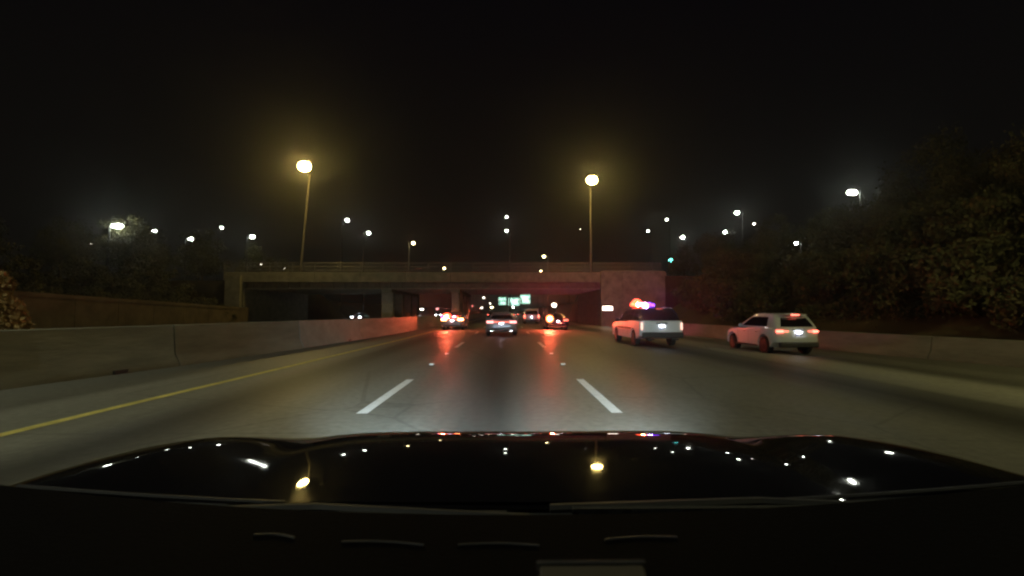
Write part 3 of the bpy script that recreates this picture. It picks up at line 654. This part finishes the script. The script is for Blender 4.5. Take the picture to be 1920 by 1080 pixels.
def make_suv(loc, rz, label, paint, tail, high, cat='suv'):
    root = empty('suv', loc, rz, label, cat)
    W = .945
    prof = [(.12, .50), (.02, .54), (-.02, .66), (.0, .82), (.04, .98), (.12, 1.13), (1.0, 1.16), (2.2, 1.13), (3.0, 1.10), (3.6, 1.05), (4.05, .95), (4.28, .82), (4.38, .62), (4.36, .36)]
    lower(prof, .33, [(.92, .38), (3.58, .38)], .46, W, rnd_y=.26, corner=.42).build('body', M[paint], root, smooth=38)
    rg = cabin(1.10, 1.64, (.08, 3.25), (.40, 2.25), .91, .71, .22)
    cabin_mesh(rg).build('cabin', M[paint], root, smooth=50)
    pane(rg, 1, 4, IR0, IR0 + NR - 1).build('rear_window', M['glass'], root, smooth=60)
    for (c0, c1) in ((2, 5), (5, 9), (9, 13)):
        for base in (IS0, None):
            if base is not None: pane(rg, 1, 4, base + c0, base + c1).build('side_window', M['glass'], root, smooth=60)
            else: pane(rg, 1, 4, IL0 + NS - 1 - c1, IL0 + NS - 1 - c0).build('side_window', M['glass'], root, smooth=60)
    pane(rg, 1, 4, IF0, IF0 + NR - 1).build('windscreen', M['glass'], root, smooth=60)
    MB().box((0, .34, 1.665), (1.0, .3, .035), ch=.012).build('spoiler', M[paint], root)
    MB().box((0, .19, 1.655), (.34, .03, .045), ch=.005).build('high_brake_light', M[high], root)
    for s in (-1, 1):
        t = MB().box((s * .73, .075, .985), (.27, .12, .095), rz=s * .34, ch=.03).build('tail_light', M[tail], root, smooth=40)
        MB().box((s * .50, .03, .99), (.2, .05, .06), ch=.02).build('lamp_inner', M['tail_dim'], t)
        MB().box((s * .46, -.04, .43), (.26, .05, .055), ch=.02).build('exhaust_trim', M['chrome'], root)
        MB().box((s * .935, 2.35, .33), (.05, 1.9, .09), ch=.02).build('sill', M['plastic'], root)
        MB().tube([(s * .66, .75, 1.71), (s * .67, 1.3, 1.745), (s * .67, 2.1, 1.71)], .018, 6).build('roof_rail', M['chrome'], root)
        for yy in (1.15, 2.15, 3.05): MB().box((s * .946, yy, .66), (.006, .008, .60)).build('door_seam', M['plastic'], root)
        for yy in (1.45, 2.45): MB().box((s * .955, yy, .92), (.03, .2, .03), ch=.01).build('door_handle', M['chrome'], root)
    MB().box((0, .02, .44), (1.60, .18, .22), ch=.05).build('rear_bumper', M['plastic'], root)
    plate(root, .0, .84)
    MB().box((0, .02, 1.07), (.5, .05, .03), ch=.01).build('tailgate_trim', M['chrome'], root)
    mirrors(root, .88, 2.7, 1.18, M[paint]); setwheels(root, W, (.92, 3.58), .38)
    return root
make_suv((11.95, 18.6, road_z(12.1) - .02), 0, 'white suv with red tail lights driving in the right hand lane', 'car_white', 'taillight', 'taillight')

def make_police(loc, rz, label, paint):
    root = empty('police_suv', loc, rz, label, 'police car')
    W = .985
    prof = [(.06, .52), (.02, .60), (.02, 1.20), (.05, 1.22), (2.05, 1.22), (2.2, 1.18), (3.6, 1.16), (4.3, 1.14), (5.2, 1.05), (5.55, .92), (5.62, .6), (5.58, .36)]
    lower(prof, .36, [(1.25, .39), (4.65, .39)], .47, W, rnd_y=.10, rnd_z=.04, corner=.2).build('body', M[paint], root, smooth=38)
    rg = cabin(1.15, 1.74, (.10, 4.35), (.34, 3.45), .93, .75, .16)
    cabin_mesh(rg).build('cabin', M['car_dark'], root, smooth=50)
    pane(rg, 1, 4, IR0, IR0 + NR - 1).build('rear_window', M['glass'], root, smooth=60)
    pane(rg, 1, 4, IF0, IF0 + NR - 1).build('windscreen', M['glass'], root, smooth=60)
    for (c0, c1) in ((1, 4), (5, 9), (9, 13)):
        pane(rg, 1, 4, IS0 + c0, IS0 + c1).build('side_window', M['glass'], root, smooth=60)
        pane(rg, 1, 4, IL0 + NS - 1 - c1, IL0 + NS - 1 - c0).build('side_window', M['glass'], root, smooth=60)
    MB().box((0, .0, .90), (1.52, .03, .56), ch=.02).build('tailgate', M[paint], root)
    MB().box((0, -.022, 1.10), (.52, .02, .07), ch=.01).build('tailgate_handle', M['plastic'], root)
    for s in (-1, 1):
        MB().box((s * .91, .03, .96), (.08, .12, .34), ch=.03).build('tail_light', M['tail_cream'], root)
        MB().box((s * .62, -.14, .56), (.5, .04, .05), ch=.01).build('bumper_step', M['chrome'], root)
        MB().box((s * .55, -.02, .38), (.3, .3, .08), ch=.02).build('mud_flap', M['plastic'], root)
        for yy in (2.25, 3.15, 4.1): MB().box((s * .986, yy, .78), (.006, .008, .62)).build('door_seam', M['plastic'], root)
        MB().box((s * .989, 2.9, .82), (.004, 2.7, .12)).build('side_stripe', M['car_dark'], root)
    MB().box((0, -.08, .57), (1.84, .2, .26), ch=.04).build('rear_bumper', M['plastic'], root)
    plate(root, -.02, .86)
    mirrors(root, .93, 4.0, 1.2, M['plastic']); setwheels(root, W, (1.25, 4.65), .39)
    MB().box((0, .05, 1.17), (1.1, .10, .03), ch=.01).build('wiper_cover', M['plastic'], root)
    for s in (-1, 1): MB().tube([(s * .70, .7, 1.79), (s * .72, 1.6, 1.84), (s * .72, 2.7, 1.82)], .02, 6).build('roof_rail', M['plastic'], root)
    lb = MB().box((0, 3.0, 1.88), (1.3, .3, .05), ch=.02).build('light_bar', M['plastic'], root)
    for i, (x, m) in enumerate(((-.5, 'flash_red'), (-.27, 'flash_red'), (-.05, 'flash_white'), (.16, 'flash_white'), (.38, 'flash_blue'), (.57, 'flash_blue'))):
        b = MB(); b.ball((x, 3.0, 2.0), (.29, .2, .29) if i == 1 else (.11, .15, .12), 14, 8) if m != 'flash_blue' or i == 4 else b.ball((x, 3.0, 1.97), (.09, .15, .09), 14, 8)  # the largest red dome is swollen to imitate the glow round its lamp
        fl = b.build('flasher', M[m], lb, smooth=180)
        if i == 1: MB().ball((x, 2.78, 2.0), (.085, .05, .085)).build('bulb', M['core_red'], fl)
        if i == 3: MB().ball((x, 2.83, 1.97), (.10, .04, .04)).build('bulb', M['core_blue'], fl)
    MB().box((0, .36, 1.745), (.3, .03, .03)).build('high_brake_light', M['tail_dim'], root)
    for x, c, e, sp in ((-.3, (1, .07, .03), 11000, 62), (.45, (.2, .05, 1), 2500, 60)):       # the bar throws its light ahead and up
        l = bpy.data.lights.new('flasher_beam', 'SPOT'); l.energy = e; l.color = c; l.spot_size = R(sp); l.spot_blend = 1; l.shadow_soft_size = .1
        o = bpy.data.objects.new('flasher_beam', l); COL.objects.link(o); o.parent = lb; o.location = (x, 3.25, 2.1); o.rotation_euler = (R(97), 0, R(-12))
    return root
make_police((7.1, 20.8, road_z(7.1)), 0, 'white bodied police suv with dark roof and red and blue flashing light bar', 'car_white')

def make_sedan(loc, rz, label, paint, tail, name='sedan', strip=True, head=False, deck=None):
    root = empty(name, loc, rz, label, 'car'); W = .93
    prof = [(.10, .36), (.02, .42), (-.02, .56), (.02, .78), (.06, .93), (.14, 1.0), (.7, 1.0), (2.2, .98), (3.2, .96), (3.9, .90), (4.6, .78), (4.88, .62), (4.92, .5), (4.88, .26)]
    lower(prof, .24, [(1.0, .34), (3.95, .34)], .39, W).build('body', M[paint], root, smooth=38)
    rg = cabin(.97, 1.36, (.55, 3.6), (1.25, 2.75), .84, .62, .14)
    cabin_mesh(rg).build('cabin', M[paint], root, smooth=50)
    pane(rg, 1, 4, IR0, IR0 + NR - 1).build('rear_window', M['glass'], root, smooth=60)
    pane(rg, 1, 4, IF0, IF0 + NR - 1).build('windscreen', M['glass'], root, smooth=60)
    for (c0, c1) in ((2, 6), (7, 13)):
        pane(rg, 1, 4, IS0 + c0, IS0 + c1).build('side_window', M['glass'], root, smooth=60)
        pane(rg, 1, 4, IL0 + NS - 1 - c1, IL0 + NS - 1 - c0).build('side_window', M['glass'], root, smooth=60)
    for s in (-1, 1):
        MB().box((s * .68, .05, .86), (.42, .12, .13), rz=s * .2, ch=.03).build('tail_light', M[tail], root)
        MB().box((s * .72, 4.80, .64), (.3, .18, .13), rz=-s * .35, ch=.04).build('headlight', M['headlamp'] if head else M['chrome'], root)
        MB().box((s * .55, -.02, .33), (.22, .08, .07), ch=.02).build('exhaust', M['chrome'], root)
    if strip: MB().box((0, .012, .87), (.94, .05, .05), ch=.015).build('light_strip', M['tail_dim'], root)
    if deck:
        for x, m in deck:
            fl = MB().ball((x, .45, 1.04), (.38, .12, .34) if x == -.5 else (.12, .1, .1)).build('deck_flasher', M[m], root, smooth=180)  # the big red ball is sized to imitate the glare of the lights
            if x == -.5: MB().ball((x, .30, 1.03), (.13, .05, .13)).build('bulb', M['core_hot'], fl)
    MB().box((0, .0, .35), (1.5, .1, .16), ch=.04).build('rear_bumper', M['plastic'], root)
    MB().box((0, .12, 1.012), (1.3, .12, .03), ch=.01).build('boot_lip', M[paint], root)
    plate(root, -.02, .66)
    mirrors(root, .84, 3.0, 1.0, M[paint]); setwheels(root, W, (1.0, 3.95), .34)
    return root
make_sedan((-.24, 27.2, 0), 0, 'silver sedan with a full width tail light straight ahead in our lane', 'car_silver', 'tail_pink')
make_sedan((-4.35, 37.5, 0), 0, 'unmarked car with dazzling red flashing lights in the left lane', 'car_silver', 'brake_hot', deck=((-.5, 'flash_red'), (.1, 'flash_white'), (.35, 'flash_red'), (-.84, 'flash_blue')))
make_sedan((4.45, 39, road_z(4.45)), 0, 'dark car with one glaring orange brake light right of the white van', 'car_dark', 'tail_dim', strip=False)
o = [c for c in bpy.data.objects if c.name.startswith('tail_light') and c.parent and 'orange brake' in c.parent.get('label', '')]
o = sorted(o, key=lambda c: sum(v.co.x for v in c.data.vertices))[0]; o.data.materials[0] = M['brake_hot']; o['label'] = 'glaring left brake light'
gl = MB().ball((-.70, -.05, .98), (.32, .08, .32)).build('lamp_glare', emis('orange_glare', (1, .24, .07), 6), o); MB().ball((-.70, -.12, .98), (.11, .04, .11)).build('lamp_bulb', M['core_hot'], o)  # round emissive ball stands in for the brake light's glare

def make_van(loc, rz, label, tail):
    root = empty('van', loc, rz, label, 'van'); W = .97
    prof = [(.06, .45), (.0, .5), (-.02, .7), (.02, 1.15), (2.0, 1.16), (3.9, 1.12), (4.5, 1.0), (4.9, .85), (5.0, .6), (4.96, .34)]
    lower(prof, .32, [(1.0, .36), (4.0, .36)], .42, W).build('body', M['car_white'], root, smooth=38)
    rg = cabin(1.12, 1.86, (.04, 4.3), (.22, 3.4), .93, .78, .12); cabin_mesh(rg).build('cabin', M['car_white'], root, smooth=50)
    pane(rg, 1, 4, IR0, IR0 + NR - 1).build('rear_window', M['glass'], root, smooth=60)
    pane(rg, 1, 4, IF0, IF0 + NR - 1).build('windscreen', M['glass'], root, smooth=60)
    for (c0, c1) in ((2, 6), (7, 13)):
        pane(rg, 1, 4, IS0 + c0, IS0 + c1).build('side_window', M['glass'], root, smooth=60)
        pane(rg, 1, 4, IL0 + NS - 1 - c1, IL0 + NS - 1 - c0).build('side_window', M['glass'], root, smooth=60)
    for s in (-1, 1): MB().box((s * .90, .05, .98), (.16, .12, .36), ch=.03).build('tail_light', M[tail], root)
    MB().box((0, -.02, .47), (1.8, .14, .2), ch=.04).build('rear_bumper', M['plastic'], root)
    plate(root, -.03, .78); mirrors(root, .92, 3.7, 1.25, M['plastic']); setwheels(root, W, (1.0, 4.0), .36)
    return root
make_van((3.3, 58, road_z(3.3)), 0, 'white van with dark rear window under the bridge', 'taillight')
make_sedan((-26.3, 86, -.02), math.pi, 'oncoming car with two white headlights under the left of the bridge', 'car_dark', 'tail_dim', head=True)
make_sedan((-25.5, 134, -.02), math.pi, 'far oncoming car with headlights left of the middle pier', 'car_dark', 'tail_dim', head=True)
make_sedan((-21.5, 152, -.02), math.pi, 'farthest oncoming car with headlights behind the middle pier', 'car_silver', 'tail_dim', head=True)
make_sedan((7.1, 62, road_z(7.1)), 0, 'dark car with small red tail lights under the right of the bridge', 'car_dark', 'taillight', strip=False)
make_sedan((-3.9, 120, 0), 0, 'far car with red tail lights in the left lane past the bridge', 'car_dark', 'taillight', strip=False)
make_sedan((3.4, 150, road_z(3.4)), 0, 'far car with red tail lights below the green signs', 'car_dark', 'taillight', strip=False)
make_sedan((-.3, 175, 0), 0, 'farthest car with red tail lights straight ahead of the sedan', 'car_dark', 'taillight', strip=False)

# ------------------------------------------------------------------ our own car: bonnet, cowl, dashboard, head lamps
CX = .06
own = empty('own_car', (CX, 1.0, 0), label='black car the picture is taken from, glossy bonnet and dashboard in front', cat='car')
SL = [(.8, 0), (1.0, -.004), (1.09, -.015), (1.44, -.117), (1.56, -.25), (1.7, -.42), (2.0, -.8), (2.3, -1.6), (2.6, -2.4)]
def base_z(d):
    z = -.351; n = 40; a = 1.0
    for i in range(n):
        t = a + (d - a) * (i + .5) / n; z += interp(t, SL) * (d - a) / n
    return z
def hood_z(s, d):
    u = abs(s) / 1.1
    q = d + .10 * u ** 4
    z = base_z(q)
    z += interp(abs(s), [(0, .0), (.35, 0.002), (.5, 0), (.58, -.004), (.66, -.012), (.72, -.015), (.79, -.012), (.88, -.003), (.96, .003), (1.04, .0), (1.12, -.008), (1.18, -.03), (1.22, -.10), (1.25, -.4)])
    return z + CAMZ
srow = [-1.25, -1.235, -1.22, -1.20, -1.17, -1.13, -1.09, -1.05, -1.01] + [-.98 + .02 * i for i in range(99)] + [1.01, 1.05, 1.09, 1.13, 1.17, 1.20, 1.22, 1.235, 1.25]
drow = [.87 + .025 * i for i in range(50)] + [2.14, 2.18]
b = MB(); b.grid([[(s, d - 1.0, hood_z(s, d)) for s in srow] for d in drow])
hd = b.build('bonnet', M['car_black'], own, smooth=180)
# soften lateral kinks
bm = bmesh.new(); bm.from_mesh(hd.data)
for _ in range(5): bmesh.ops.smooth_vert(bm, verts=[v for v in bm.verts if not v.is_boundary], factor=.5, use_axis_x=False, use_axis_y=False, use_axis_z=True)
bm.to_mesh(hd.data); bm.free()
# cowl panel behind the bonnet
b = MB(); b.grid([[(s, d - 1.0, CAMZ + z + .055 * (s / 1.0) ** 2) for s in [-1.05 + .05 * i for i in range(43)]] for d, z in ((.875, -.372), (.84, -.385), (.80, -.38), (.775, -.36))])
b.build('cowl', M['plastic'], own, smooth=60)
for s0, s1, dd in ((-.78, -.02, .80), (.02, .80, .815)):
    w = MB().tube([(s0, dd - 1.0 + .03, CAMZ - .352), ((s0 + s1) / 2, dd - 1.0 + .045, CAMZ - .348), (s1, dd - 1.0, CAMZ - .35)], .008, 6).build('wiper_arm', M['plastic'], own)
    MB().box(((s0 + s1) / 2, dd - 1.0 + .02, CAMZ - .354), ((s1 - s0) * .9, .012, .014)).build('wiper_blade', M['tyre'], w)
# dashboard
def dash_far(s): return .765 + .03 * math.cos(s * 2.2)
def dz_(s, t): return CAMZ - .342 + .075 * min(1.3, abs(s) / .9) ** 2 - .006 * math.sin(t * 3.1) - (.0 if t < .75 else (t - .75) * .5)
b = MB(); b.grid([[(s, (dash_far(s) - .5 * t) - 1.0, dz_(s, t)) for s in [-1.05 + .05 * i for i in range(43)]] for t in [0, .01, .05] + [.1 * i for i in range(1, 11)]])
M['dash'] = mat('dashboard_vinyl', (.0025, .002, .0028), .7, spec=.04, bump=.15, bscale=180)
M['dash_trim'] = mat('dashboard_trim', (.03, .03, .035), .45)
dsh = b.build('dashboard', M['dash'], own, smooth=60)
for (x0, x1, t) in ((-.43, -.37, .17), (-.30, -.18, .19), (-.13, -.01, .195), (.09, .20, .17)):
    v = MB().tube([(x0 + (x1 - x0) * k / 6, dash_far(x0) - .5 * t - 1.0 + .006 * math.sin(math.pi * k / 6), dz_(x0 + (x1 - x0) * k / 6, t) + .0015) for k in range(7)], .0022, 6)
    v.build('defroster_vent_highlight', M['dash_trim'], dsh)  # paler strips stand in for the highlights along the vents
v = MB().tube([(x, .875 - 1.0 + .01 - .02 * x * x, CAMZ - .366 + .055 * x * x) for x in [-.95 + .05 * k for k in range(39)]], .004, 6); v.build('cowl_seal', M['dash_trim'], own)
for s in (-1, 1): MB().box((s * .82, 1.12, .72), (.4, .12, .16), ch=.05).build('headlight', M['headlamp'], own)
b = MB().box((0, 1.12, .55), (2.1, .3, .5), ch=.1); b.build('front_bumper', M['car_black'], own)
for s in (-1, 1):
    ld = bpy.data.lights.new('headlight_beam', 'SPOT'); ld.energy = 900; ld.spot_size = R(95); ld.spot_blend = 1.0; ld.shadow_soft_size = .08; ld.color = (.68, .88, 1)
    lo = bpy.data.objects.new('headlight_beam', ld); COL.objects.link(lo); lo.parent = own; lo.location = (s * .82, 1.24, .72); lo.rotation_euler = (R(87.5), 0, R(-3 * s))
    l2 = ld.copy(); l2.spot_size = R(60); l2.energy = 15000; o2 = bpy.data.objects.new('headlight_hot_spot', l2); COL.objects.link(o2); o2.parent = own; o2.location = lo.location; o2.rotation_euler = (R(89.5), 0, R(-2 * s))
# the rest of the car round the camera: roof, pillars, doors
b = MB(); b.grid([[(x, y - 1.0, z + CAMZ - .04 * (x / .7) ** 2) for x in (-.72, -.5, -.25, 0, .25, .5, .72)] for y, z in ((-.06, .16), (-.4, .22), (-1.2, .26), (-2.2, .24), (-3.0, .12), (-3.5, -.35))])
rf = b.build('roof', M['car_black'], own, smooth=60)
sol = rf.modifiers.new('thick', 'SOLIDIFY'); sol.thickness = .04; sol.offset = -1
for s in (-1, 1):
    MB().box((s * 1.0, -2.15, .72), (.12, 3.0, .75), ch=.05).build('door', M['car_black'], own)
    MB().tube([(s * .72, -1.35, CAMZ + .14), (s * .95, -1.35, 1.05)], .05, 8).build('pillar', M['car_black'], own)
    MB().tube([(s * .70, -3.2, CAMZ + .1), (s * .95, -3.6, 1.05)], .08, 8).build('pillar', M['car_black'], own)
# pale card lying on the dashboard
cd = MB().box((0, 0, 0), (.094, .05, .006), ch=.002).build('card', mat('card_stock', (.05, .04, .028), .8))
P = at(1111, 1084, .42); cd.location = (P.x, .405, P.z - .002); cd.rotation_euler = (R(20), 0, 0)
tag(cd, 'pale beige card propped on the dashboard at the bottom edge', 'card')
MB().box((0, .024, .001), (.098, .004, .009), ch=.001).build('card_rim', M['dash_trim'], cd)

# ------------------------------------------------------------------ night haze
hz = MB().box((0, 0, 0), (2.2, 2.2, 2.2)); hz.v = [(-950 if v[0] < 0 else 950, -70 if v[1] < 0 else 1520, -2.2 if v[2] < 0 else 60) for v in hz.v]
hm = bpy.data.materials.new('haze_air'); hm.use_nodes = True; n = hm.node_tree; n.nodes.clear()
oo = n.nodes.new('ShaderNodeOutputMaterial'); pv = n.nodes.new('ShaderNodeVolumePrincipled'); pv.inputs['Color'].default_value = (.93, .94, .92, 1); pv.inputs['Density'].default_value = .00072; pv.inputs['Anisotropy'].default_value = .90
n.links.new(pv.outputs[0], oo.inputs['Volume'])
tag(hz.build('haze', hm), kind='stuff')
